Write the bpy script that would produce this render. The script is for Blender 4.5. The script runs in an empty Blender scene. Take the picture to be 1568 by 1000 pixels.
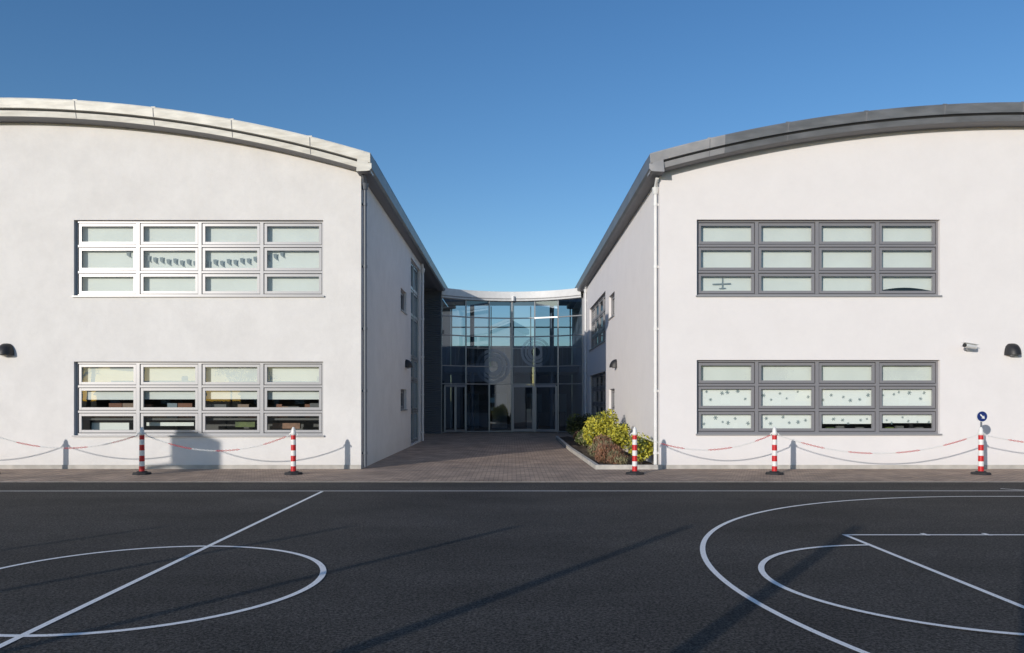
import bpy, bmesh, math, random
from mathutils import Vector, Matrix
random.seed(7)
SC = bpy.context.scene
COL = SC.collection

# ------------------------------------------------------------------ materials
def new_mat(name):
    m = bpy.data.materials.new(name); m.use_nodes = True
    nt = m.node_tree; b = nt.nodes['Principled BSDF']
    return m, nt, b
def N(nt, t, **kw):
    n = nt.nodes.new(t)
    for k, v in kw.items(): setattr(n, k, v)
    return n
def L(nt, a, b): nt.links.new(a, b)
def c4(c): return (c[0], c[1], c[2], 1)

def mat(name, col, rough=0.6, metal=0.0, var=0.0, scale=3.0, bump=0.0, bscale=60.0, col2=None, stretch=None, detail=5, spec=None):
    m, nt, b = new_mat(name)
    b.inputs['Roughness'].default_value = rough
    b.inputs['Metallic'].default_value = metal
    if spec is not None: b.inputs['Specular IOR Level'].default_value = spec
    tc = N(nt, 'ShaderNodeTexCoord')
    if var > 0 or col2:
        mp = N(nt, 'ShaderNodeMapping'); L(nt, tc.outputs['Object'], mp.inputs[0])
        if stretch: mp.inputs['Scale'].default_value = stretch
        no = N(nt, 'ShaderNodeTexNoise'); no.inputs['Scale'].default_value = scale; no.inputs['Detail'].default_value = detail
        L(nt, mp.outputs[0], no.inputs['Vector'])
        r = N(nt, 'ShaderNodeValToRGB')
        r.color_ramp.elements[0].position = 0.32; r.color_ramp.elements[1].position = 0.68
        if col2 is None: col2 = tuple(x * (1 - var) for x in col)
        r.color_ramp.elements[0].color = c4(col2); r.color_ramp.elements[1].color = c4(col)
        L(nt, no.outputs['Fac'], r.inputs[0]); L(nt, r.outputs[0], b.inputs['Base Color'])
    else:
        b.inputs['Base Color'].default_value = c4(col)
    if bump > 0:
        n2 = N(nt, 'ShaderNodeTexNoise'); n2.inputs['Scale'].default_value = bscale; n2.inputs['Detail'].default_value = 4
        L(nt, tc.outputs['Object'], n2.inputs['Vector'])
        bp = N(nt, 'ShaderNodeBump'); bp.inputs['Strength'].default_value = bump; bp.inputs['Distance'].default_value = 0.02
        L(nt, n2.outputs['Fac'], bp.inputs['Height']); L(nt, bp.outputs[0], b.inputs['Normal'])
    return m

def stucco(name, col, dark, streak=.5):
    m, nt, b = new_mat(name); b.inputs['Roughness'].default_value = 0.9; b.inputs['Specular IOR Level'].default_value = 0.2
    tc = N(nt, 'ShaderNodeTexCoord')
    n1 = N(nt, 'ShaderNodeTexNoise'); n1.inputs['Scale'].default_value = 1.1; n1.inputs['Detail'].default_value = 10; n1.inputs['Roughness'].default_value = .72
    L(nt, tc.outputs['Object'], n1.inputs['Vector'])
    r = N(nt, 'ShaderNodeValToRGB'); r.color_ramp.elements[0].position = .3; r.color_ramp.elements[1].position = .62
    r.color_ramp.elements[0].color = c4(dark); r.color_ramp.elements[1].color = c4(col)
    L(nt, n1.outputs['Fac'], r.inputs[0])
    sp = N(nt, 'ShaderNodeSeparateXYZ'); L(nt, tc.outputs['Object'], sp.inputs[0])
    mr = N(nt, 'ShaderNodeMapRange'); mr.inputs['From Min'].default_value = 0.0; mr.inputs['From Max'].default_value = .45
    mr.inputs['To Min'].default_value = .16; mr.inputs['To Max'].default_value = 0; L(nt, sp.outputs['Z'], mr.inputs['Value'])
    mix = N(nt, 'ShaderNodeMixRGB'); mix.inputs['Color2'].default_value = (.38, .34, .28, 1)
    L(nt, mr.outputs[0], mix.inputs['Fac']); L(nt, r.outputs[0], mix.inputs['Color1']); L(nt, mix.outputs[0], b.inputs['Base Color'])
    n3 = N(nt, 'ShaderNodeTexNoise'); n3.inputs['Scale'].default_value = 90; n3.inputs['Detail'].default_value = 3
    L(nt, tc.outputs['Object'], n3.inputs['Vector'])
    n4 = N(nt, 'ShaderNodeTexNoise'); n4.inputs['Scale'].default_value = 7; n4.inputs['Detail'].default_value = 4
    L(nt, tc.outputs['Object'], n4.inputs['Vector'])
    bp = N(nt, 'ShaderNodeBump'); bp.inputs['Strength'].default_value = .3; bp.inputs['Distance'].default_value = .006
    L(nt, n3.outputs['Fac'], bp.inputs['Height'])
    bp2 = N(nt, 'ShaderNodeBump'); bp2.inputs['Strength'].default_value = streak; bp2.inputs['Distance'].default_value = .012
    L(nt, n4.outputs['Fac'], bp2.inputs['Height']); L(nt, bp.outputs[0], bp2.inputs['Normal'])
    L(nt, bp2.outputs[0], b.inputs['Normal'])
    return m

def glass(name, tint, refl, roughn=0.0, gcol=(.95, .98, 1, 1), top=.95):
    m = bpy.data.materials.new(name); m.use_nodes = True; nt = m.node_tree; nt.nodes.clear()
    o = N(nt, 'ShaderNodeOutputMaterial'); t = N(nt, 'ShaderNodeBsdfTransparent'); t.inputs[0].default_value = c4(tint)
    g = N(nt, 'ShaderNodeBsdfGlossy'); g.inputs['Roughness'].default_value = roughn; g.inputs['Color'].default_value = gcol
    lw = N(nt, 'ShaderNodeLayerWeight'); lw.inputs['Blend'].default_value = .3
    pw = N(nt, 'ShaderNodeMath', operation='POWER'); pw.inputs[1].default_value = 2.0; L(nt, lw.outputs['Facing'], pw.inputs[0])
    mr = N(nt, 'ShaderNodeMapRange'); mr.inputs['To Min'].default_value = refl; mr.inputs['To Max'].default_value = top
    L(nt, pw.outputs[0], mr.inputs['Value'])
    mx = N(nt, 'ShaderNodeMixShader'); L(nt, mr.outputs[0], mx.inputs[0]); L(nt, t.outputs[0], mx.inputs[1]); L(nt, g.outputs[0], mx.inputs[2])
    L(nt, mx.outputs[0], o.inputs[0])
    return m

def asphalt():
    m, nt, b = new_mat('asphalt'); b.inputs['Roughness'].default_value = .85; b.inputs['Specular IOR Level'].default_value = .2
    tc = N(nt, 'ShaderNodeTexCoord')
    n1 = N(nt, 'ShaderNodeTexNoise'); n1.inputs['Scale'].default_value = 42; n1.inputs['Detail'].default_value = 5; n1.inputs['Roughness'].default_value = .8
    L(nt, tc.outputs['Object'], n1.inputs['Vector'])
    r = N(nt, 'ShaderNodeValToRGB'); r.color_ramp.elements[0].position = .42; r.color_ramp.elements[1].position = .68
    r.color_ramp.elements[0].color = (.019, .017, .015, 1); r.color_ramp.elements[1].color = (.165, .148, .132, 1)
    L(nt, n1.outputs['Fac'], r.inputs[0])
    n2 = N(nt, 'ShaderNodeTexNoise'); n2.inputs['Scale'].default_value = .35; n2.inputs['Detail'].default_value = 8; n2.inputs['Roughness'].default_value = .6
    mp = N(nt, 'ShaderNodeMapping'); mp.inputs['Scale'].default_value = (1, 1.8, 1); L(nt, tc.outputs['Object'], mp.inputs[0]); L(nt, mp.outputs[0], n2.inputs['Vector'])
    mr = N(nt, 'ShaderNodeMapRange'); mr.inputs['From Min'].default_value = .3; mr.inputs['From Max'].default_value = .7; mr.inputs['To Min'].default_value = .68; mr.inputs['To Max'].default_value = 1.25
    L(nt, n2.outputs['Fac'], mr.inputs['Value'])
    mx = N(nt, 'ShaderNodeMixRGB', blend_type='MULTIPLY'); mx.inputs['Fac'].default_value = 1
    L(nt, r.outputs[0], mx.inputs['Color1']); L(nt, mr.outputs[0], mx.inputs['Color2'])
    # dusty scuffs
    n5 = N(nt, 'ShaderNodeTexNoise'); n5.inputs['Scale'].default_value = .8; n5.inputs['Detail'].default_value = 9; n5.inputs['Roughness'].default_value = .7; n5.inputs['Distortion'].default_value = .6
    mp5 = N(nt, 'ShaderNodeMapping'); mp5.inputs['Location'].default_value = (3, 8, 0); mp5.inputs['Scale'].default_value = (.7, 1.2, 1); L(nt, tc.outputs['Object'], mp5.inputs[0]); L(nt, mp5.outputs[0], n5.inputs['Vector'])
    m5 = N(nt, 'ShaderNodeMapRange'); m5.inputs['From Min'].default_value = .60; m5.inputs['From Max'].default_value = .78; m5.inputs['To Min'].default_value = 0; m5.inputs['To Max'].default_value = .35
    L(nt, n5.outputs['Fac'], m5.inputs['Value'])
    x5 = N(nt, 'ShaderNodeMixRGB'); x5.inputs['Color2'].default_value = (.15, .135, .12, 1)
    L(nt, m5.outputs[0], x5.inputs['Fac']); L(nt, mx.outputs[0], x5.inputs['Color1']); L(nt, x5.outputs[0], b.inputs['Base Color'])
    v = N(nt, 'ShaderNodeTexVoronoi'); v.inputs['Scale'].default_value = 75; L(nt, tc.outputs['Object'], v.inputs['Vector'])
    bp = N(nt, 'ShaderNodeBump'); bp.inputs['Strength'].default_value = .5; bp.inputs['Distance'].default_value = .005; bp.invert = True
    L(nt, v.outputs['Distance'], bp.inputs['Height']); L(nt, bp.outputs[0], b.inputs['Normal'])
    return m

def pavers():
    m, nt, b = new_mat('block_paving'); b.inputs['Roughness'].default_value = .85
    tc = N(nt, 'ShaderNodeTexCoord')
    br = N(nt, 'ShaderNodeTexBrick'); L(nt, tc.outputs['Object'], br.inputs['Vector'])
    br.inputs['Scale'].default_value = 1; br.inputs['Brick Width'].default_value = .2; br.inputs['Row Height'].default_value = .1
    br.inputs['Mortar Size'].default_value = .008; br.inputs['Color1'].default_value = (.56, .40, .29, 1); br.inputs['Color2'].default_value = (.36, .265, .205, 1)
    br.inputs['Mortar'].default_value = (.11, .085, .065, 1)
    n2 = N(nt, 'ShaderNodeTexNoise'); n2.inputs['Scale'].default_value = 1.2; n2.inputs['Detail'].default_value = 7
    L(nt, tc.outputs['Object'], n2.inputs['Vector'])
    mr = N(nt, 'ShaderNodeMapRange'); mr.inputs['From Min'].default_value = .3; mr.inputs['From Max'].default_value = .7; mr.inputs['To Min'].default_value = .7; mr.inputs['To Max'].default_value = 1.15
    L(nt, n2.outputs['Fac'], mr.inputs['Value'])
    mx = N(nt, 'ShaderNodeMixRGB', blend_type='MULTIPLY'); mx.inputs['Fac'].default_value = 1
    L(nt, br.outputs['Color'], mx.inputs['Color1']); L(nt, mr.outputs[0], mx.inputs['Color2']); L(nt, mx.outputs[0], b.inputs['Base Color'])
    bp = N(nt, 'ShaderNodeBump'); bp.inputs['Strength'].default_value = .4; bp.inputs['Distance'].default_value = .004; bp.invert = True
    L(nt, br.outputs['Fac'], bp.inputs['Height']); L(nt, bp.outputs[0], b.inputs['Normal'])
    return m

def line_paint():
    m, nt, b = new_mat('line_paint'); b.inputs['Roughness'].default_value = .7
    tc = N(nt, 'ShaderNodeTexCoord')
    n1 = N(nt, 'ShaderNodeTexNoise'); n1.inputs['Scale'].default_value = 60; n1.inputs['Detail'].default_value = 5
    L(nt, tc.outputs['Object'], n1.inputs['Vector'])
    r = N(nt, 'ShaderNodeValToRGB'); r.color_ramp.elements[0].position = .3; r.color_ramp.elements[1].position = .40
    r.color_ramp.elements[0].color = (.35, .33, .31, 1); r.color_ramp.elements[1].color = (.95, .92, .88, 1)
    L(nt, n1.outputs['Fac'], r.inputs[0]); L(nt, r.outputs[0], b.inputs['Base Color'])
    return m

M = {}
M['wallL'] = stucco('render_wall_left', (.79, .77, .75), (.71, .69, .67), .6)
M['wallR'] = stucco('render_wall_right', (.82, .79, .78), (.78, .75, .74), .25)
M['plinth'] = mat('plinth', (.55, .52, .47), .9, var=.25, scale=4)
M['frameL'] = mat('window_frame_light', (.37, .37, .385), .35, .2)  # sun brightness of the left window frames put into a lighter grey
M['frameR'] = mat('window_frame_grey', (.25, .245, .26), .4, .1)
M['sill'] = mat('sill', (.34, .34, .35), .4, .2)
M['glass'] = glass('window_glass', (.94, .97, .955), .055, top=.8)
M['glassC'] = glass('curtain_glass', (.38, .47, .56), .19, gcol=(.78, .90, 1, 1), top=.9)
M['blind'] = mat('roller_blind', (.72, .745, .725), .8, var=.06, scale=2)
M['paper'] = mat('paper', (.84, .86, .84), .9)
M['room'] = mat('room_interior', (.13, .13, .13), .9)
M['dark'] = mat('dark_gap', (.015, .015, .016), .8)
M['fasciaL'] = mat('fascia_glare_metal', (.80, .78, .71), .45, .0, scale=2.2, col2=(.58, .56, .50), stretch=(1, 1, 5), detail=8)  # reflective glare on the left fascia put into its pale base colour
M['fasciaR'] = mat('fascia_grey_metal', (.24, .245, .26), .4, .3, scale=1.6, col2=(.16, .165, .175), stretch=(1, 1, 4), detail=8)
M['fasciaR2'] = mat('fascia_lighter_grey_metal', (.44, .43, .43), .5, .2, scale=2.5, col2=(.32, .32, .33), detail=8)  # lighter grey for the courtyard end of the right fascia
M['eave'] = mat('eave_metal', (.20, .205, .22), .45, .3, var=.2, scale=2)
M['roof'] = mat('roof_sheet', (.30, .31, .32), .45, .5, var=.2, scale=1)
M['soffit'] = mat('soffit', (.22, .22, .23), .7)
M['white'] = mat('white_pvc', (.78, .78, .77), .4, var=.08, scale=5)
M['greypipe'] = mat('grey_pipe', (.13, .145, .17), .4)
M['louvre'] = mat('louvre_cladding', (.20, .215, .23), .45, .3)
M['alu'] = mat('aluminium_frame', (.36, .37, .38), .35, .5)
M['black'] = mat('black_metal', (.02, .02, .022), .5)
M['red'] = mat('red_plastic', (.62, .02, .025), .35, var=.15, scale=20)
M['whiteP'] = mat('white_plastic', (.82, .82, .80), .35, var=.1, scale=20)
M['rubber'] = mat('rubber', (.025, .025, .027), .8, bump=.3, bscale=80)
M['blue'] = mat('sign_blue', (.012, .03, .16), .35)
M['kerb'] = mat('kerb_concrete', (.60, .57, .52), .9, var=.3, scale=6, bump=.3)
M['edging'] = mat('concrete_edging', (.34, .31, .28), .9, var=.3, scale=5)
M['soil'] = mat('soil', (.10, .065, .04), .95, var=.5, scale=14, bump=1, bscale=20)
M['asphalt'] = asphalt(); M['pavers'] = pavers(); M['paint'] = line_paint()
M['ground'] = mat('grass_ground', (.07, .10, .03), .95, var=.4, scale=.3)
M['brick'] = mat('house_brick', (.25, .12, .08), .9, var=.3, scale=1)
M['tile'] = mat('roof_tile', (.10, .07, .06), .8)
M['bark'] = mat('bark', (.07, .055, .045), .95)
M['flake'] = mat('snowflake_print', (.22, .28, .30), .8)
M['bunting'] = mat('bunting_card', (.20, .24, .27), .8)
M['brown'] = mat('brown_card', (.24, .17, .13), .8)
M['post'] = mat('galvanised_post', (.25, .26, .26), .5, .6)
def leafm(n, c, c2): return mat(n, c, .6, scale=5, col2=c2, detail=3)
M['leafY'] = leafm('leaf_yellow_green', (.60, .54, .05), (.30, .30, .035))
M['leafG'] = leafm('leaf_green', (.13, .17, .035), (.05, .075, .02))
M['leafD'] = leafm('leaf_dark', (.03, .05, .018), (.012, .02, .01))
M['leafB'] = leafm('leaf_brown', (.34, .17, .10), (.17, .09, .055))
M['leafGr'] = leafm('leaf_grey_green', (.30, .28, .15), (.15, .14, .08))

# ------------------------------------------------------------------ mesh builder
class MB:
    def __init__(s): s.v = []; s.f = []; s.m = []; s.mats = []; s.sm = []
    def mi(s, k):
        if k not in s.mats: s.mats.append(k)
        return s.mats.index(k)
    def face(s, pts, k, smooth=False):
        i = len(s.v); s.v += [tuple(p) for p in pts]; s.f.append(tuple(range(i, i + len(pts)))); s.m.append(s.mi(k)); s.sm.append(smooth)
    def mesh(s, vs, fs, k, smooth=False):
        i = len(s.v); s.v += [tuple(p) for p in vs]
        for f in fs: s.f.append(tuple(i + j for j in f)); s.m.append(s.mi(k)); s.sm.append(smooth)
    def box(s, a, b, k, P=None):
        (x0, y0, z0), (x1, y1, z1) = a, b
        c = [(x0,y0,z0),(x1,y0,z0),(x1,y1,z0),(x0,y1,z0),(x0,y0,z1),(x1,y0,z1),(x1,y1,z1),(x0,y1,z1)]
        if P: c = [P(*q) for q in c]
        s.mesh(c, [(0,3,2,1),(4,5,6,7),(0,1,5,4),(1,2,6,5),(2,3,7,6),(3,0,4,7)], k)
    def beam(s, p, q, w, h, k, up=(0,0,1)):
        p, q = Vector(p), Vector(q); d = (q - p).normalized(); sd = d.cross(Vector(up)).normalized(); u = sd.cross(d)
        c = []
        for e in (p, q):
            for a, b in ((-1,-1),(1,-1),(1,1),(-1,1)): c.append(e + sd * a * w / 2 + u * b * h / 2)
        s.mesh(c, [(0,1,2,3),(7,6,5,4),(0,4,5,1),(1,5,6,2),(2,6,7,3),(3,7,4,0)], k)
    def cyl(s, p, q, r0, r1, k, n=16, cap=True, smooth=True):
        p, q = Vector(p), Vector(q); d = (q - p).normalized()
        a = Vector((1,0,0)) if abs(d.x) < .9 else Vector((0,1,0))
        u = d.cross(a).normalized(); w = d.cross(u); vs = []
        for e, r in ((p, r0), (q, r1)):
            for i in range(n):
                t = 2 * math.pi * i / n; vs.append(e + (u * math.cos(t) + w * math.sin(t)) * r)
        s.mesh(vs, [(i, (i+1)%n, n+(i+1)%n, n+i) for i in range(n)], k, smooth)
        if cap:
            s.face(vs[:n][::-1], k); s.face(vs[n:], k)
    def obj(s, name, parent=None, recalc=True):
        me = bpy.data.meshes.new(name); me.from_pydata(s.v, [], s.f)
        for k in s.mats: me.materials.append(M[k])
        me.polygons.foreach_set('material_index', s.m); me.polygons.foreach_set('use_smooth', s.sm)
        if recalc:
            bm = bmesh.new(); bm.from_mesh(me); bmesh.ops.recalc_face_normals(bm, faces=bm.faces); bm.to_mesh(me); bm.free()
        me.update()
        o = bpy.data.objects.new(name, me); COL.objects.link(o)
        if parent: o.parent = parent
        return o
def empty(name, loc=(0,0,0)):
    e = bpy.data.objects.new(name, None); COL.objects.link(e); e.empty_display_size = .3
    return e

# ------------------------------------------------------------------ ground
def sheet(name, x0, x1, y0, y1, z, k):
    b = MB(); b.face([(x0,y0,z),(x1,y0,z),(x1,y1,z),(x0,y1,z)], k); return b.obj(name, recalc=False)
sheet('ground', -1500, 1500, -1500, 1500, -.012, 'ground')
YE = 16.05
sheet('asphalt_playground', -60, 60, -45, YE, -.004, 'asphalt')
sheet('block_paving', -60, 60, YE, 60, 0.0, 'pavers')
b = MB()
for i in range(130): b.box((-60+i*.92, YE-.02, -.01), (-60+i*.92+.91, YE+.05, .006), 'edging')
b.obj('paving_edging')

# painted court lines
def strip_line(b, pts, w, z=0.0):
    n = len(pts)
    Lp, Rp = [], []
    for i in range(n):
        p = Vector(pts[i]); a = Vector(pts[max(0, i-1)]); c = Vector(pts[min(n-1, i+1)]); d = (c - a).normalized(); nn = Vector((-d.y, d.x))
        Lp.append(p + nn * w / 2); Rp.append(p - nn * w / 2)
    for i in range(n - 1):
        b.face([(Rp[i].x,Rp[i].y,z),(Rp[i+1].x,Rp[i+1].y,z),(Lp[i+1].x,Lp[i+1].y,z),(Lp[i].x,Lp[i].y,z)], 'paint')
def arc(cx, cy, r, a0, a1, n=72):
    return [(cx + r * math.cos(math.radians(a0 + (a1-a0)*i/n)), cy + r * math.sin(math.radians(a0 + (a1-a0)*i/n))) for i in range(n+1)]
lm = MB(); W = .06; CY = 7.27
LZ = [0.0]
def ln(pts, w=W):
    strip_line(lm, pts, w, LZ[0]); LZ[0] += .0008
ln([(-40, 14.4), (40, 14.52)], .055)
ln([(-3.54, 14.37), (-3.54, .15)])
ln(arc(-3.54, CY, 1.71, 0, 360, 96))
ln([(14.5, 13.62), (8.3, 13.62)] + arc(8.3, CY+.05, 6.3, 90, 270, 96)[1:] + [(14.5, CY+.05-6.3)])
ln([(4.2, 9.72), (4.2, 4.85)])
ln([(4.17, 9.72), (10.5, 9.72)])
ln([(4.17, 4.83), (10.5, 4.83)])
ln(arc(4.2, CY, 1.76, 90, 270, 60))
for x in (5.22, 6.0, 7.0): ln([(x, 9.66), (x, 9.82)], .06)
ln([(-21.6, 13.62), (-15.4, 13.62)] + arc(-15.4, CY+.05, 6.3, 90, -90, 96)[1:] + [(-21.6, CY+.05-6.3)])
ln([(9.35, 14.75), (9.9, 14.3)], .05)
lm.obj('court_line_markings', recalc=False)

# ------------------------------------------------------------------ walls & windows
def wall(b, P, u0, u1, v0, top, holes, k, du=.5, rev=.17, rk=None):
    us = {u0, u1}
    n = max(1, int((u1-u0)/du))
    for i in range(n+1): us.add(u0 + (u1-u0)*i/n)
    for h in holes: us.add(h[0]); us.add(h[1])
    us = sorted(us)
    for a, c in zip(us[:-1], us[1:]):
        if c - a < 1e-6: continue
        mid = (a+c)/2; hs = sorted([(h[2], h[3]) for h in holes if h[0] < mid < h[1]])
        v = v0
        for (h0, h1) in hs:
            if h0 > v: b.face([P(a,v,0),P(c,v,0),P(c,h0,0),P(a,h0,0)], k)
            v = h1
        b.face([P(a,v,0),P(c,v,0),P(c,top(c),0),P(a,top(a),0)], k)
    for h in holes:
        a, c, d, e = h
        for q in ([(a,d),(c,d)],[(c,d),(c,e)],[(c,e),(a,e)],[(a,e),(a,d)]):
            (p1, p2), (p3, p4) = q
            b.face([P(p1,p2,0),P(p3,p4,0),P(p3,p4,-rev),P(p1,p2,-rev)], rk or k)

def window(bf, bg, P, u0, u1, v0, v1, cols, rows, fk, mull=.085, tr=.055, sash=.064, outer=.05, gk='glass', rec=.15):
    fd0, fd1 = -rec-.02, -rec+.065
    def bx(a, c, d, e, w0, w1, k=fk): bf.box((a, d, w0), (c, e, w1), k, P)
    bx(u0, u0+outer, v0, v1, fd0, fd1); bx(u1-outer, u1, v0, v1, fd0, fd1)
    bx(u0+outer, u1-outer, v1-outer, v1, fd0, fd1); bx(u0+outer, u1-outer, v0, v0+outer, fd0, fd1)
    iu0, iu1, iv0, iv1 = u0+outer, u1-outer, v0+outer, v1-outer
    cw = (iu1-iu0 - mull*(cols-1))/cols
    tot = sum(rows); ch = [(iv1-iv0 - tr*(len(rows)-1))*r/tot for r in rows]
    cells = []
    for i in range(cols):
        a = iu0 + i*(cw+mull); c = a + cw
        if i < cols-1: bx(c, c+mull, iv0, iv1, fd0, fd1+.004)
        v = iv1
        for j, h in enumerate(ch):
            e, d = v, v-h
            if j < len(ch)-1: bx(a, c, d-tr, d, fd0, fd1)
            g = .016; s0, s1 = -rec-.01, -rec+.045
            A, C, D, E = a+g, c-g, d+g, e-g
            bx(A, A+sash, D, E, s0, s1); bx(C-sash, C, D, E, s0, s1)
            bx(A+sash, C-sash, D, D+sash, s0, s1-.002); bx(A+sash, C-sash, E-sash, E, s0, s1-.002)
            for (p0, p1, q0, q1) in ((a, A, d, e), (C, c, d, e), (A, C, d, D), (A, C, E, e)):
                bf.face([P(p0, q0, -rec+.01), P(p1, q0, -rec+.01), P(p1, q1, -rec+.01), P(p0, q1, -rec+.01)], 'dark')
            dz = random.uniform(-.003, .003)
            bg.face([P(A+sash, D+sash, -rec+.015+dz), P(C-sash, D+sash, -rec+.015-dz), P(C-sash, E-sash, -rec+.015-dz), P(A+sash, E-sash, -rec+.015+dz)], gk)
            cells.append((i, j, A+sash, C-sash, D+sash, E-sash))
            v = d - tr
    return cells

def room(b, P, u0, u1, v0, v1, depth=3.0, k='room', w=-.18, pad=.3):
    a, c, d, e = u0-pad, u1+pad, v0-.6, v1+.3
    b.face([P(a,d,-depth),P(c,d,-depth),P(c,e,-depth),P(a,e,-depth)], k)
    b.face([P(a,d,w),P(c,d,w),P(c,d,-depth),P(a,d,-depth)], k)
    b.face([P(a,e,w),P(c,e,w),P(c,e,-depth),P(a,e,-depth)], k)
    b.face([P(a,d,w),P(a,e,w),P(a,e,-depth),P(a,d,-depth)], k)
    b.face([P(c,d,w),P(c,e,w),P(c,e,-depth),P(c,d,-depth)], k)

YF = 19.1
Pf = lambda u, v, w: (u, YF - w, v)

def arc_fn(xc, half, zap, zc):
    sag = zap - zc; R = (half*half + sag*sag)/(2*sag)
    return lambda x: zap - R + math.sqrt(max(.01, R*R - (x-xc)**2))

def star(b, P, u, v, r, w, k):
    for i in range(3):
        t = math.pi*i/3 + random.uniform(0, .3); dx, dy = math.cos(t), math.sin(t); nx, ny = -dy*.16*r, dx*.16*r
        b.face([P(u-dx*r-nx, v-dy*r-ny, w+i*.0006), P(u+dx*r-nx, v+dy*r-ny, w+i*.0006), P(u+dx*r+nx, v+dy*r+ny, w+i*.0006), P(u-dx*r+nx, v-dy*r+ny, w+i*.0006)], k)

def lamp_shape(b, P, u, v):
    n, m = 14, 8; rx, rz, ry = .19, .29, .24; vs = []; fs = []
    for j in range(m+1):
        ph = math.pi/2*j/m
        for i in range(n+1):
            th = math.pi*i/n
            vs.append(P(u + rx*math.cos(th)*math.cos(ph)**.6, v + rz*math.sin(ph), .01 + ry*math.sin(th)*math.cos(ph)))
    for j in range(m):
        for i in range(n): a = j*(n+1)+i; fs.append((a, a+1, a+n+2, a+n+1))
    b.mesh(vs, fs, 'black', True)
    b.face([vs[i] for i in range(n+1)], 'black')
    b.box((u-.15, v+.02, 0.001), (u+.15, v+.22, .03), 'black', P)
    b.box((u-.08, v-.03, .05), (u+.08, v-.002, .13), 'frameL', P)

def fascia(b, P3, xs, ztop, kfn, joints):
    sec = [(-.25, .03), (.42, .0), (.43, -.03), (.40, -.235), (.345, -.245), (.34, -.285), (.375, -.295), (.345, -.425), (.30, -.45), (.0, -.45)]
    for x0, x1 in zip(xs[:-1], xs[1:]):
        for i in range(len(sec)-1):
            a, c = sec[i], sec[i+1]
            k = kfn((x0+x1)/2)
            if i == 4: k = 'dark'
            if i >= 7: k = 'soffit'
            b.face([P3(x0, ztop(x0)+a[1], a[0]), P3(x1, ztop(x1)+a[1], a[0]), P3(x1, ztop(x1)+c[1], c[0]), P3(x0, ztop(x0)+c[1], c[0])], k)
    for xe in (xs[0], xs[-1]):
        b.face([P3(xe, ztop(xe)+a[1], a[0]) for a in sec], kfn(xe))
    for xj in joints:
        k = kfn(xj)
        b.face([P3(xj-.012, ztop(xj)-.028, .4305), P3(xj+.012, ztop(xj)-.028, .4305), P3(xj+.012, ztop(xj)-.233, .4025), P3(xj-.012, ztop(xj)-.233, .4025)], 'soffit')
        b.face([P3(xj-.010, ztop(xj)-.298, .3775), P3(xj+.010, ztop(xj)-.298, .3775), P3(xj+.010, ztop(xj)-.42, .3475), P3(xj-.010, ztop(xj)-.42, .3475)], 'soffit')
        b.box((xj-.05, ztop(xj)-.02, .15), (xj+.05, ztop(xj)+.012, .425), k, P3)

def downpipe(b, x, y, z1, k, wx, wy, r=.045):
    b.cyl((x, y, .03), (x, y, z1), r, r, k, 14)
    z = .35
    while z < z1:
        b.cyl((x, y, z), (x, y, z+.07), r+.012, r+.012, k, 14)
        b.box((min(x, x+wx)-.012, min(y, y+wy)-.012, z+.01), (max(x, x+wx)+.012, max(y, y+wy)+.012, z+.06), k)
        z += 1.55
    b.cyl((x, y, z1), (x, y-.02, z1+.16), r+.02, r+.045, k, 14)
    b.cyl((x, y-.02, z1+.16), (x, y-.25, z1+.33), r, r, k, 12)

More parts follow.
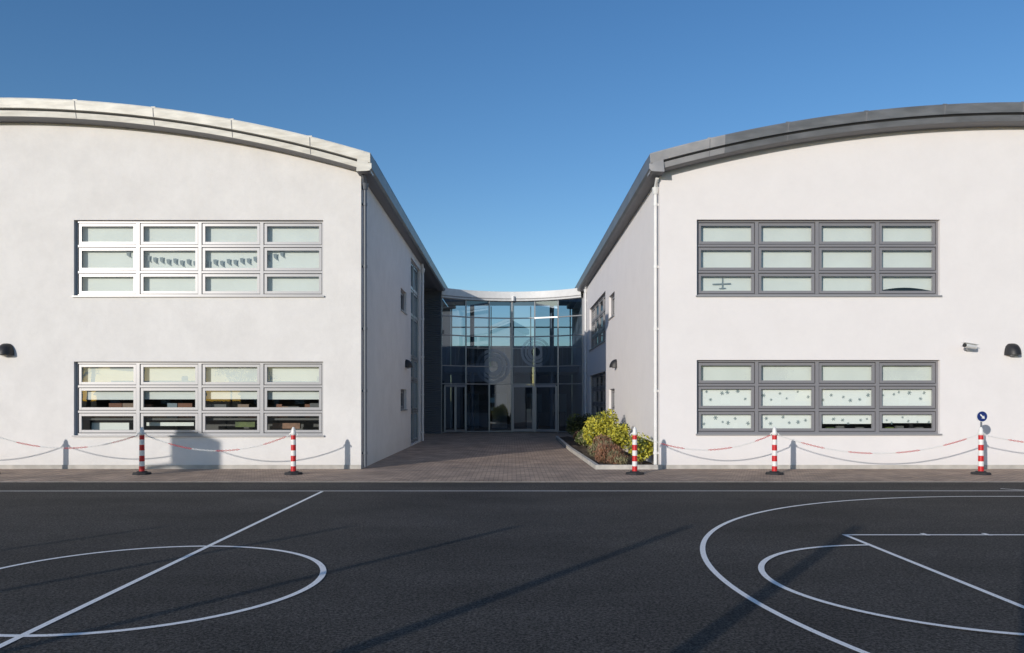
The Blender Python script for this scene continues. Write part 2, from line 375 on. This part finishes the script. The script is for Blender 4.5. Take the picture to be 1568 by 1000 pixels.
def wing(name, sgn, xe, xo, xc, half, zap, zc, wins, wk, fk, kf, rec_y):
    """sgn=-1 left wing, +1 right wing. xe = courtyard wall x, xo = outer wall x."""
    root = empty(name)
    zt = arc_fn(xc, half, zap, zc)
    top = lambda x: zt(x) - .43
    YB = 47.0
    bw = MB(); x0, x1 = min(xe, xo), max(xe, xo)
    wall(bw, Pf, x0, x1, .0, top, wins, wk, .5)
    bw.box((x0-.0, -.02, .0), (x1+.0, .10, .018), 'plinth', Pf)
    Ps = (lambda u, v, w: (xe - sgn*w, u, v))
    ze = top(xe) + .03
    if sgn < 0:
        sideholes = [(25.9, 27.3, 1.38, 2.08), (25.9, 27.3, 4.75, 5.5), (28.5, 31.5, .05, 7.0)]
        wall(bw, Ps, YF, rec_y, 0, lambda u: ze, sideholes, wk, 2)
        bw.face([(xe, rec_y, 0), (xe-2.2, rec_y, 0), (xe-2.2, rec_y, ze), (xe, rec_y, ze)], wk)
        bw.face([(xe-2.2, rec_y, 0), (xe-2.2, 39.3, 0), (xe-2.2, 39.3, ze), (xe-2.2, rec_y, ze)], wk)
        for i in range(74):
            z = .05 + i*.098
            bw.mesh([(xe-2.2, 39.3, z), (xe+.12, 39.3, z), (xe+.12, 39.24, z+.02), (xe-2.2, 39.24, z+.02), (xe-2.2, 39.3, z+.09), (xe+.12, 39.3, z+.09)],
                    [(0,1,2,3), (3,2,5,4)], 'louvre')
        bw.box((xe-2.2, 39.31, 0), (xe+.12, 39.4, ze), 'louvre')
        bw.face([(xe-2.2, rec_y, ze+.01), (xe, rec_y, ze+.01), (xe, 39.3, ze+.01), (xe-2.2, 39.3, ze+.01)], 'soffit')
    else:
        sideholes = [(27.5, 29.1, 1.38, 2.12), (27.5, 29.1, 4.75, 5.6), (30.2, 36.4, .95, 2.85), (30.2, 36.4, 4.05, 6.0)]
        wall(bw, Ps, YF, YB, 0, lambda u: ze, sideholes, wk, 2)
    bw.face([(xo, YF, 0), (xo, YB, 0), (xo, YB, ze), (xo, YF, ze)], wk)
    n = 24
    for i in range(n):
        a, c = x0 + (x1-x0)*i/n, x0 + (x1-x0)*(i+1)/n
        bw.face([(a, YB, 0), (c, YB, 0), (c, YB, top(c)), (a, YB, top(a))], wk)
    bw.obj('walls', root, recalc=False)
    br = MB(); xa, xb = xc-half, xc+half; n = 60
    xs = [xa + (xb-xa)*i/n for i in range(n+1)]
    for a, c in zip(xs[:-1], xs[1:]):
        br.face([(a, YF+.2, zt(a)+.03), (c, YF+.2, zt(c)+.03), (c, YB+.4, zt(c)+.03), (a, YB+.4, zt(a)+.03)], 'roof', True)
    j = [xc + d*1.9 for d in range(-4, 5)]
    fascia(br, Pf, xs, zt, kf, j)
    for e, s in ((xa, -1), (xb, 1)):
        Pe = (lambda u, v, w, e=e, s=s: (e + s*w, u, v))
        z = zt(e)
        sec = [(-.3, .026), (.006, .004), (.012, -.03), (.004, -.20), (-.05, -.215), (-.05, -.24), (.03, -.245), (.03, -.36), (-.02, -.42), (-.10, -.43), (-.34, -.44)]
        for i in range(len(sec)-1):
            a, c = sec[i], sec[i+1]
            k = 'dark' if i == 4 else ('eave' if i < 9 else 'soffit')
            br.face([Pe(YF-.40, z+a[1], a[0]), Pe(YB, z+a[1], a[0]), Pe(YB, z+c[1], c[0]), Pe(YF-.40, z+c[1], c[0])], k)
        br.face([Pe(YF-.40, z+a[1], a[0]) for a in sec], kf(e))
    br.obj('roof', root, recalc=False)
    bf, bg, bi = MB(), MB(), MB()
    info = []
    for h in wins:
        cells = window(bf, bg, Pf, h[0], h[1], h[2], h[3], 4, (1.0, 1.08, .95), fk)
        bf.box((h[0]-.03, h[2]-.035, -.16), (h[1]+.03, h[2]+.002, .045), 'sill', Pf)
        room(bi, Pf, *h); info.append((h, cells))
    for h in sideholes:
        if h[3]-h[2] > 3:
            window(bf, bg, Ps, h[0], h[1], h[2], h[3], 2, (1, 1, 1.6, .8, 1.2, 1.2), 'alu', gk='glassC')
        elif h[1]-h[0] > 4:
            window(bf, bg, Ps, h[0], h[1], h[2], h[3], 4, (1, 1.1, .9), 'frameR')
            bf.box((h[0]-.03, h[2]-.035, -.16), (h[1]+.03, h[2]+.002, .045), 'sill', Ps)
        else:
            window(bf, bg, Ps, h[0], h[1], h[2], h[3], 1, (1,), 'frameR')
            bf.box((h[0]-.03, h[2]-.035, -.16), (h[1]+.03, h[2]+.002, .045), 'sill', Ps)
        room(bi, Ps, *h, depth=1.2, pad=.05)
    bp = MB()
    if sgn < 0:
        downpipe(bp, xe+.075, YF+.12, 6.95, 'greypipe', -.07, 0)
        downpipe(bp, xe+.075, 31.66, 6.95, 'white', -.07, 0)
    else:
        downpipe(bp, xe-.075, YF+.16, 6.85, 'white', .07, 0)
        downpipe(bp, xe-.075, 37.6, 6.95, 'white', .07, 0)
    bp.obj('downpipes', root)
    return root, bf, bg, bi, info, Ps

# ---- left wing
XeL, XeR = -3.74, 3.66
winsL = [(-10.86, -4.68, 4.29, 6.17), (-10.86, -4.68, .83, 2.66), (-20.32, -14.14, 4.29, 6.17), (-20.32, -14.14, .83, 2.66)]
rootL, bf, bg, bi, infoL, PsL = wing('school_building', -1, XeL, -21.26, -12.5, 9.06, 9.04, 7.70, winsL, 'wallL', 'frameL', lambda x: 'fasciaL', 31.8)
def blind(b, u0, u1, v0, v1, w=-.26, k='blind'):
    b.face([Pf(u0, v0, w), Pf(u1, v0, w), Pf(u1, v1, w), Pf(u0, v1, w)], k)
for h, cells in infoL:
    cw = (h[1]-h[0])/4
    for i in range(4):
        a = h[0] + i*cw + .03; c = a + cw - .06
        if h[2] > 3:
            blind(bi, a, c, h[2]-.05+(.16 if i == 3 else 0), h[3], -.24-.002*i)
        else:
            blind(bi, a, c, h[3]-.93-random.uniform(0, .02), h[3], -.24-.002*i)
            u = a
            while u < c-.1:
                wd = random.uniform(.12, .4); ht = random.choice([.34, .40, .43, .3])
                bi.box((u, 1.26, -.42), (u+wd, 1.26+ht*.85, -.32), random.choice(['brown', 'bunting', 'room', 'brick']), Pf); u += wd + random.choice([.0, .02, .15])
            bi.box((a, 1.20, -.75), (c, 1.25, -.3), 'room', Pf)
            if i == 0: bi.box((a+.15, .95, -.5), (a+1.1, 1.13, -.48), 'paper', Pf)
            if i == 1: bi.box((a+.0, 1.05, -.5), (a+1.2, 1.14, -.48), 'paper', Pf)
            if i == 2: bi.box((a+.7, 1.02, -.6), (a+1.2, 1.16, -.5), 'leafG', Pf)
            if i == 3: bi.box((a+.1, .98, -.6), (a+.8, 1.12, -.5), 'leafB', Pf)
for t in range(24):
    s = t/23; u = -9.62 + s*3.85; v = 5.40 - .20*(1-(2*s-1)**2) + .02*math.sin(t*3)
    if t == 0 or t == 23: v += .03
    hh = .17
    bi.face([Pf(u-.04, v, -.20), Pf(u+.05, v+.01, -.20), Pf(u+.04, v-hh*.6, -.20), Pf(u+.065, v-hh, -.20), Pf(u-.03, v-hh*.55, -.20)], 'bunting')
bf.obj('window_frames', rootL); bg.obj('window_glass', rootL, recalc=False); bi.obj('interiors', rootL, recalc=False)

# ---- right wing
winsR = [(4.58, 10.61, 4.30, 6.18), (4.58, 10.61, .87, 2.70), (14.19, 20.22, 4.30, 6.18), (14.19, 20.22, .87, 2.70)]
rootR, bf, bg, bi, infoR, PsR = wing('school_building', 1, XeR, 21.14, 12.4, 9.04, 8.93, 7.69, winsR, 'wallR', 'frameR', lambda x: 'fasciaR2' if x < 5.2 else 'fasciaR', 0)
for h, cells in infoR:
    cw = (h[1]-h[0])/4
    for i in range(4):
        a = h[0] + i*cw + .03; c = a + cw - .06
        if h[2] > 3:
            if i == 3:
                n = 10
                for q in range(n):
                    s0, s1 = q/n, (q+1)/n; f = lambda s: h[2] + .14 + .09*math.sin(math.pi*s)
                    bi.face([Pf(a+(c-a)*s0, f(s0), -.25), Pf(a+(c-a)*s1, f(s1), -.25), Pf(a+(c-a)*s1, h[3], -.25), Pf(a+(c-a)*s0, h[3], -.25)], 'blind')
            else: blind(bi, a, c, h[2]-.05 + (.10 if i == 1 else 0), h[3], -.24-.002*i)
        else:
            blind(bi, a, c, h[3]-.62, h[3], -.24)
            lo = h[2] + (.02, .02, .24, .26)[i]
            blind(bi, a, c, lo, h[3]-.66, -.21, 'paper')
            if i > 1: 
                for q in range(5): bi.box((a+.1+q*.25, h[2]+.02, -.5), (a+.28+q*.25, h[2]+.12+.03*(q%3), -.4), 'leafG' if q%2 else 'room', Pf)
    if h[2] < 3:
        for (i, j, A, C, D, E) in cells:
            if j == 0: continue
            for q in range(6):
                u = A + (C-A)*(q+.5+random.uniform(-.35, .35))/6; v = D + (E-D)*random.uniform(.3, .88)
                star(bi, Pf, u, v, random.uniform(.03, .055), -.2, 'flake')
# cut-out aeroplane
bi.face([Pf(5.02, 4.59, -.2), Pf(5.48, 4.61, -.2), Pf(5.48, 4.64, -.2), Pf(5.02, 4.62, -.2)], 'bunting')
bi.face([Pf(5.25, 4.49, -.198), Pf(5.285, 4.49, -.198), Pf(5.28, 4.78, -.198), Pf(5.26, 4.78, -.198)], 'bunting')
bi.face([Pf(5.18, 4.49, -.196), Pf(5.35, 4.50, -.196), Pf(5.35, 4.52, -.196), Pf(5.18, 4.51, -.196)], 'bunting')
bf.obj('window_frames', rootR); bg.obj('window_glass', rootR, recalc=False); bi.obj('interiors', rootR, recalc=False)

# ---- wall lamps, cctv
def put_lamp(P, u, v):
    b = MB(); lamp_shape(b, P, u, v); return b.obj('wall_lamp', recalc=False)
put_lamp(Pf, -12.52, 2.82); put_lamp(Pf, 12.38, 2.82)
put_lamp(PsL, 27.1, 2.85); put_lamp(PsR, 27.0, 2.85)
b = MB()
b.cyl((11.32, 19.09, 3.0), (11.32, 19.04, 3.0), .085, .085, 'white', 20)
b.cyl((11.32, 19.05, 3.0), (11.26, 18.86, 3.02), .022, .022, 'white', 10)
b.cyl((11.36, 18.88, 3.0), (11.06, 18.80, 3.04), .055, .055, 'white', 18)
b.cyl((11.06, 18.80, 3.04), (11.02, 18.79, 3.045), .045, .045, 'black', 18)
b.beam((11.40, 18.885, 3.06), (10.98, 18.78, 3.11), .13, .012, 'white')
b.obj('security_camera')

# ---- glazed link
rootC = empty('glazed_entrance_link')
half = 3.66; sagc = 1.5; Rc = (half*half + sagc*sagc)/(2*sagc); Yc0 = 39.5
def yarc(x): return Yc0 + sagc - Rc + math.sqrt(max(0, Rc*Rc - x*x))
nb = 6; px = [-3.62 + i*(7.24/nb) for i in range(nb+1)]; pts = [Vector((x, yarc(x), 0)) for x in px]
ZT = 6.96; trs = [0.06, 2.56, 3.49, 5.07, 6.06, ZT]
cf, cg = MB(), MB()
for i, p in enumerate(pts):
    cf.box((p.x-.035, p.y-.07, 0), (p.x+.035, p.y+.10, ZT), 'alu')
for i in range(nb):
    p, q = pts[i], pts[i+1]; d = (q-p).normalized(); nrm = Vector((d.y, -d.x, 0))
    for t in trs:
        cf.beam(p + Vector((0,0,t)) + nrm*.02, q + Vector((0,0,t)) + nrm*.02, .10, .055, 'alu')
    cf.beam(p + Vector((0,0,4.45)) + nrm*.02, q + Vector((0,0,4.45)) + nrm*.02, .07, .03, 'alu') if i % 2 else None
    for j in range(5):
        a, c = trs[j], trs[j+1]; e = random.uniform(-.012, .012)
        cg.face([p+Vector((0,e,a)), q+Vector((0,-e*.5,a)), q+Vector((0,-e,c)), p+Vector((0,e*.6,c))], 'glassC')
    if i in (0, 3, 4):
        for s0, s1 in (((.06, .94),) if i != 0 else ((.1, .52), (.54, .95))):
            A = p.lerp(q, s0) + nrm*.09; B = p.lerp(q, s1) + nrm*.09; hz = 2.45
            for (x, y) in ((A, A), (B, B)): cf.beam(x + Vector((0,0,.05)), x + Vector((0,0,hz)), .09, .05, 'frameL' if i else 'alu', up=(0,1,0))
            for z in (.12, hz): cf.beam(A + Vector((0,0,z)), B + Vector((0,0,z)), .05, .12, 'frameL' if i else 'alu')
            if i: cf.cyl(B + Vector((0,0,.9)) + nrm*.05 - d*.12, B + Vector((0,0,1.5)) + nrm*.05 - d*.12, .015, .015, 'alu', 8)
cf.obj('mullions_and_doors', rootC); cg.obj('curtain_glass', rootC, recalc=False)
n = 28; cb = MB()
xs = [-3.74 + 7.4*i/n for i in range(n+1)]
secF = [(-.05, 6.96), (.22, 6.96), (.24, 7.04), (.19, 7.06), (.24, 7.09), (.27, 7.44), (.16, 7.46), (-.3, 7.47)]
def cpt(x, s): return (x*(1 - s[0]/Rc*.9), yarc(min(half, abs(x))*.995) - s[0], s[1])
for a, c in zip(xs[:-1], xs[1:]):
    for i in range(len(secF)-1):
        cb.face([cpt(a, secF[i]), cpt(c, secF[i]), cpt(c, secF[i+1]), cpt(a, secF[i+1])], 'white' if i != 2 else 'soffit', False)
    cb.face([(a, yarc(min(half,abs(a))*.995)+.28, 7.468), (c, yarc(min(half,abs(c))*.995)+.28, 7.468), (c, 47, 7.468), (a, 47, 7.468)], 'roof')
cb.cyl((.05, yarc(0)-.33, 6.94), (.05, yarc(0)-.33, 7.2), .09, .09, 'white', 12)
cb.obj('curved_fascia_and_roof', rootC, recalc=False)
ci = MB()
ci.face([(-3.7, 46.8, 0), (3.64, 46.8, 0), (3.64, 46.8, 5.0), (-3.7, 46.8, 5.0)], 'room')
for i in range(7): ci.box((-3.7+i*1.2, 46.75, 5.0), (-3.63+i*1.2, 46.85, 7.4), 'alu')
ci.box((-3.7, 46.74, 6.1), (3.64, 46.86, 6.17), 'alu')
ci.face([(-3.72, 39.5, 0), (-3.72, 46.8, 0), (-3.72, 46.8, 7.1), (-3.72, 39.5, 7.1)], 'room')
ci.box((-3.7, 42.2, 3.25), (3.64, 46.7, 3.6), 'frameR')
for x in (-2.2, 0, 2.2): ci.cyl((x, 42.6, 0), (x, 42.6, 7.1), .12, .12, 'frameL', 14)
ci.box((-3.6, 42.25, 4.6), (3.6, 42.3, 4.66), 'alu')
for i in range(30): ci.box((-3.6+i*.245, 42.26, 3.6), (-3.585+i*.245, 42.28, 4.6), 'alu')
for x in (-2.9, -1.2, .9, 2.4): ci.box((x, 46.6, .0), (x+.9, 46.75, 2.1), 'blind')
ci.box((1.5, 43.2, 0), (3.0, 43.9, 1.05), 'brown')
def ring(b, cx, cz, r0, r1, y, k, n=40):
    for i in range(n):
        a, c = 2*math.pi*i/n, 2*math.pi*(i+1)/n
        b.face([(cx+r0*math.cos(a), y, cz+r0*math.sin(a)), (cx+r1*math.cos(a), y, cz+r1*math.sin(a)), (cx+r1*math.cos(c), y, cz+r1*math.sin(c)), (cx+r0*math.cos(c), y, cz+r0*math.sin(c))], k)
fm, nt_, b_ = new_mat('frosted_vinyl'); b_.inputs['Base Color'].default_value = (.62, .68, .72, 1); b_.inputs['Alpha'].default_value = .38; M['frost'] = fm
for cx, cz, r in ((-1.0, 3.5, .92), (1.25, 4.25, .78)):
    yy = yarc(cx) - .14
    ring(ci, cx, cz, r*.82, r, yy, 'frost'); ring(ci, cx, cz, r*.3, r*.55, yy, 'frost')
    ring(ci, cx, cz, r*.6, r*.78, yy-.004, 'frost', 11)
ci.obj('interior', rootC, recalc=False)

# ------------------------------------------------------------------ chain posts
YP = 17.7
def post(x, name='chain_barrier_post'):
    b = MB()
    b.cyl((x, YP, 0.0), (x, YP, .045), .215, .205, 'rubber', 8, smooth=False)
    b.cyl((x, YP, .045), (x, YP, .075), .14, .10, 'rubber', 16)
    hs = [(.07, .19, 'red'), (.19, .30, 'whiteP'), (.30, .43, 'red'), (.43, .55, 'whiteP'), (.55, .68, 'red'), (.68, .80, 'whiteP'), (.80, .90, 'red')]
    for z0, z1, k in hs: 
        r = .062 - .008*z0
        b.cyl((x, YP, z0), (x, YP, z1), r, r-.001, k, 20, cap=False)
    b.cyl((x, YP, .90), (x, YP, .93), .052, .066, 'whiteP', 20); b.cyl((x, YP, .93), (x, YP, .965), .066, .066, 'whiteP', 20)
    b.cyl((x, YP, .965), (x, YP, 1.03), .05, .047, 'whiteP', 20); b.cyl((x, YP, 1.03), (x, YP, 1.085), .046, .02, 'whiteP', 20)
    for s in (-1, 1):
        b.beam((x+s*.06, YP, .945), (x+s*.095, YP, .93), .018, .02, 'whiteP', up=(0,1,0)); b.beam((x+s*.092, YP, .93), (x+s*.092, YP, .895), .018, .012, 'whiteP', up=(0,1,0))
    return b.obj(name)
PXL = [-15.6, -12.0, -8.5, -5.02]; PXR = [2.82, 6.03, 10.77, 15.2]
for x in PXL + PXR: post(x)

def chain(xa, xb, sag):
    b = MB(); za = .90; n = 200
    f = lambda s: Vector((xa+.09 + (xb-xa-.18)*s, YP, za - sag*4*s*(1-s)))
    pts = [f(i/n) for i in range(n+1)]; ds = [0]
    for i in range(n): ds.append(ds[-1] + (pts[i+1]-pts[i]).length)
    tot = ds[-1]; pitch = .042; cnt = int(tot/pitch); pitch = tot/cnt; idx = 0
    for kk in range(cnt):
        d = (kk+.5)*pitch
        while ds[idx+1] < d: idx += 1
        c = pts[idx].lerp(pts[idx+1], (d-ds[idx])/(ds[idx+1]-ds[idx])); t = (pts[idx+1]-pts[idx]).normalized()
        s = Vector((0,1,0)); u = t.cross(s).normalized()
        ax = s if kk % 2 else u; ay = u if kk % 2 else s
        k = 'red' if int(d/.55) % 2 else 'whiteP'
        vs = []; NN = 10; mm = 5
        for i in range(NN):
            a = 2*math.pi*i/NN; rad = t*math.cos(a)*.026 + ax*math.sin(a)*.015; rd = rad.normalized()
            for j in range(mm):
                p = 2*math.pi*j/mm; vs.append(c + rad + rd*math.cos(p)*.0055 + ay*math.sin(p)*.0055)
        fs = [(i*mm+j, ((i+1)%NN)*mm+j, ((i+1)%NN)*mm+(j+1)%mm, i*mm+(j+1)%mm) for i in range(NN) for j in range(mm)]
        b.mesh(vs, fs, k, True)
    return b.obj('barrier_chain', recalc=False)
chain(PXL[0], PXL[1], .33); chain(PXL[1], PXL[2], .30); chain(PXL[2], PXL[3], .36)
chain(PXR[0], PXR[1], .34); chain(PXR[1], PXR[2], .42); chain(PXR[2], PXR[3], .24)

b = MB(); sx, sz = 10.79, 1.33
b.cyl((sx, YP+.02, 1.05), (sx, YP+.02, 1.30), .02, .02, 'greypipe', 10)
b.cyl((sx, YP-.012, sz), (sx, YP+.006, sz), .125, .125, 'whiteP', 32); b.cyl((sx, YP-.018, sz), (sx, YP-.010, sz), .115, .115, 'blue', 32)
def sq(pts, y, k): b.face([(sx+p, y, sz+q) for p, q in pts], k)
r2 = math.sqrt(.5)
def rot(p, q): return ((p*r2 + q*r2), (-p*r2 + q*r2))
sq([rot(*t) for t in ((-.065, -.014), (.02, -.014), (.02, .014), (-.065, .014))], YP-.021, 'whiteP')
sq([rot(*t) for t in ((.015, -.045), (.078, 0), (.015, .045))], YP-.0212, 'whiteP')
b.obj('direction_arrow_sign')

# ------------------------------------------------------------------ planting bed
b = MB()
def kerb(p, q): b.beam((p[0], p[1], .05), (q[0], q[1], .05), .10, .12, 'kerb')
kerb((2.10, 19.05), (1.98, 25.8)); kerb((1.975, 25.8), (2.0, 34.5)); kerb((2.05, 19.0), (3.70, 19.0))
b.obj('planter_kerb')
b = MB(); n = 26
for i in range(8):
    for j in range(n):
        def z(i, j): return .06 + .04*math.sin(i*1.7+j*.9) * (0 if i in (0, 8) else 1)
        X = lambda i: 2.1 + 1.55*i/8; Y = lambda j: 19.06 + 15.3*j/n
        b.face([(X(i), Y(j), z(i,j)), (X(i+1), Y(j), z(i+1,j)), (X(i+1), Y(j+1), z(i+1,j+1)), (X(i), Y(j+1), z(i,j+1))], 'soil')
b.obj('planting_bed_soil', recalc=False)

def bush(name, c, r, n, ls, mats, lobes=7, spiky=0.0):
    b = MB(); lb = []
    for i in range(lobes):
        a = random.uniform(0, 6.28); rr = random.uniform(.2, .62)
        lb.append((Vector((c[0]+r[0]*rr*math.cos(a), c[1]+r[1]*rr*math.sin(a), c[2]+r[2]*random.uniform(-.35, .45))), random.uniform(.38, .6), random.choice(mats)))
    lb.append((Vector(c), .7, mats[0]))
    base = Vector((c[0], c[1], 0.05))
    for i in range(6 + lobes):
        e = random.choice(lb)[0]; b.cyl(base + Vector((random.uniform(-.08, .08), random.uniform(-.08, .08), 0)), e, .012, .004, 'bark', 5, cap=False)
    for i in range(n):
        cc, s, k = random.choice(lb)
        d = Vector((random.gauss(0,1), random.gauss(0,1), random.gauss(0,1))).normalized() * (random.random()**.4)
        p = cc + Vector((d.x*r[0]*s, d.y*r[1]*s, d.z*r[2]*s))
        if p.z < .06 or p.x > 3.63: continue
        if random.random() < .25: k = random.choice(mats)
        t = Vector((random.gauss(0,1), random.gauss(0,1), random.gauss(0,1) + spiky*3)).normalized(); w = t.orthogonal().normalized()
        w = (w + t.cross(w)*random.uniform(-2, 2)).normalized()
        l = ls*random.uniform(.6, 1.3); wd = l*(.28 if spiky == 0 else .09)
        b.face([p - t*l*.5, p + w*wd, p + t*l*.5, p - w*wd], k)
    return b.obj(name, recalc=False)
bush('variegated_shrub', (2.85, 24.6, .82), (.70, .8, .80), 5000, .085, ['leafG', 'leafY', 'leafY', 'leafY'])
bush('variegated_shrub', (3.15, 22.7, .60), (.48, .6, .54), 2800, .08, ['leafY', 'leafG', 'leafY'])
bush('yellow_shrub', (3.25, 19.75, .54), (.44, .45, .48), 3600, .07, ['leafY', 'leafY', 'leafG', 'leafY'])
bush('dark_evergreen_shrub', (2.75, 31.0, .68), (.66, .75, .58), 4200, .08, ['leafD', 'leafD', 'leafG'])
bush('heather_shrub', (2.50, 20.4, .30), (.44, .6, .36), 3600, .11, ['leafB', 'leafGr', 'leafB'], spiky=.6)
bush('heather_shrub', (2.58, 22.0, .36), (.48, .65, .42), 3400, .11, ['leafGr', 'leafB', 'leafGr'], spiky=.6)
bush('heather_shrub', (2.7, 19.65, .2), (.4, .4, .24), 1800, .09, ['leafB', 'leafGr'], spiky=.6)
bush('low_green_shrub', (2.55, 26.6, .4), (.45, .8, .42), 2600, .08, ['leafG', 'leafGr', 'leafG'])
bush('low_green_shrub', (2.6, 28.6, .3), (.4, .7, .32), 1600, .08, ['leafG', 'leafB'])

# ------------------------------------------------------------------ behind the camera (seen in reflections / casting shadows)
AZ = 34.0; EL = 12
dx, dy = math.sin(math.radians(AZ)), math.cos(math.radians(AZ)); H = 2.7; Ls = H/math.tan(math.radians(EL))
fb = MB()
tips = [(-9.4, .05), (-7.0, .045), (-4.7, .045), (-2.2, .05), (.05, .055), (2.38, .075), (4.66, .085), (7.0, .07)]
for tx, r in tips:
    bx_, by_ = tx - dx*Ls, 10.4 - dy*Ls
    fb.cyl((bx_, by_, 0), (bx_, by_, H), r, r*.9, 'post', 12)
    fb.box((bx_-.12, by_-.12, -.003), (bx_+.12, by_+.12, .012), 'post')
fb.obj('fence_posts')

b = MB(); hx = -15.45
b.cyl((hx-1.7, CY, 0), (hx-1.5, CY, 3.1), .09, .07, 'post', 16); b.beam((hx-1.5, CY, 3.05), (hx-.38, CY, 3.2), .08, .1, 'post')
b.box((hx-.38, CY-.9, 2.9), (hx-.34, CY+.9, 3.95), 'whiteP'); b.box((hx-2.3, CY-.5, -.002), (hx-1.2, CY+.5, .35), 'black')
for i in range(28):
    a, c = 2*math.pi*i/28, 2*math.pi*(i+1)/28
    b.cyl((hx+.03+.225*math.cos(a), CY+.225*math.sin(a), 3.05), (hx+.03+.225*math.cos(c), CY+.225*math.sin(c), 3.05), .01, .01, 'red', 6, cap=False)
b.beam((hx-.34, CY, 3.05), (hx-.2, CY, 3.05), .12, .03, 'red')
b.obj('basketball_hoop')

def house(x, y, w, d, eh, rh):
    root = empty('bungalow')
    h = MB(); h.box((x-w/2, y-d/2, 0), (x+w/2, y+d/2, eh), 'brick')
    h.mesh([(x-w/2-.4, y-d/2-.4, eh), (x+w/2+.4, y-d/2-.4, eh), (x+w/2+.4, y+d/2+.4, eh), (x-w/2-.4, y+d/2+.4, eh), (x-w/2-.4, y, eh+rh), (x+w/2+.4, y, eh+rh)],
           [(0,1,5,4), (3,4,5,2), (0,4,3), (1,2,5), (0,3,2,1)], 'tile')
    h.box((x+w*.3, y-.4, eh), (x+w*.3+.9, y+.4, eh+rh+.9), 'brick')
    for i in (-1, 1): h.box((x+i*w*.28-.9, y+d/2, 1), (x+i*w*.28+.9, y+d/2+.05, 2.2), 'paper')
    h.box((x-.5, y+d/2, 0), (x+.5, y+d/2+.06, 2.1), 'white')
    h.obj('house_body', root)
for i in range(11):
    house(-115 + i*23 + random.uniform(-2, 2), -110 + random.uniform(-4, 4), 16, 8, 2.7, 2.8)

def tree(x, y, h, seed):
    rnd = random.Random(seed); b = MB(); tips_ = []
    def br(p, d, l, r, lv):
        q = p + d*l; b.cyl(p, q, r, r*.65, 'bark', 6 if lv > 1 else 10, cap=False)
        if lv >= 5: tips_.append(q); return
        for i in range(3 if lv < 4 else 2):
            nd = (d + Vector((rnd.gauss(0,.5), rnd.gauss(0,.5), rnd.gauss(.1,.3)))).normalized(); br(p.lerp(q, rnd.uniform(.7, 1)), nd, l*rnd.uniform(.65, .85), r*.6, lv+1)
    br(Vector((x, y, 0)), Vector((0,0,1)), h*.28, .22, 0)
    for t in tips_:
        for i in range(9):
            p = t + Vector((rnd.gauss(0,.4), rnd.gauss(0,.4), rnd.gauss(0,.35))); u = Vector((rnd.gauss(0,1), rnd.gauss(0,1), rnd.gauss(0,1))).normalized(); w = u.orthogonal()
            b.face([p-u*.12, p+w*.08, p+u*.12, p-w*.08], 'leafD')
    b.obj('tree', recalc=False)
for i, (x, y, h) in enumerate([(-14, -52, 8.5), (12, -50, 9), (-38, -70, 9), (34, -66, 8), (60, -80, 10), (-70, -85, 10)]): tree(x, y, h, i+3)

# ------------------------------------------------------------------ light
w = bpy.data.worlds.new('World'); SC.world = w; w.use_nodes = True; nt = w.node_tree
bgn = nt.nodes['Background']; sky = nt.nodes.new('ShaderNodeTexSky'); sky.sky_type = 'NISHITA'; sky.sun_disc = False
sky.sun_elevation = math.radians(EL); sky.sun_rotation = math.radians(180+AZ); sky.air_density = 1.0; sky.dust_density = .3; sky.ozone_density = 2.6
hs = nt.nodes.new('ShaderNodeHueSaturation'); hs.inputs['Saturation'].default_value = 1.2; hs.inputs['Hue'].default_value = .507
nt.links.new(sky.outputs[0], hs.inputs['Color']); nt.links.new(hs.outputs[0], bgn.inputs[0]); bgn.inputs[1].default_value = .145
sl = bpy.data.lights.new('sun', 'SUN'); sl.energy = 3.15; sl.angle = math.radians(.5); sl.color = (1, .93, .85)
so = bpy.data.objects.new('sun', sl); COL.objects.link(so); so.location = (-30, -40, 30)
e = math.radians(EL); so.rotation_euler = Vector((dx*math.cos(e), dy*math.cos(e), -math.sin(e))).to_track_quat('-Z', 'Y').to_euler()

# ------------------------------------------------------------------ camera
cd = bpy.data.cameras.new('camera'); cd.sensor_width = 36; cd.lens = 36*1180/1568; cd.shift_y = 113/1568; cd.clip_end = 5000
co = bpy.data.objects.new('camera', cd); COL.objects.link(co); co.location = (0, 0, 1.7); co.rotation_euler = (math.radians(90), 0, 0)
SC.camera = co
SC.view_settings.view_transform = 'Standard'; SC.view_settings.look = 'None'; SC.view_settings.exposure = 0
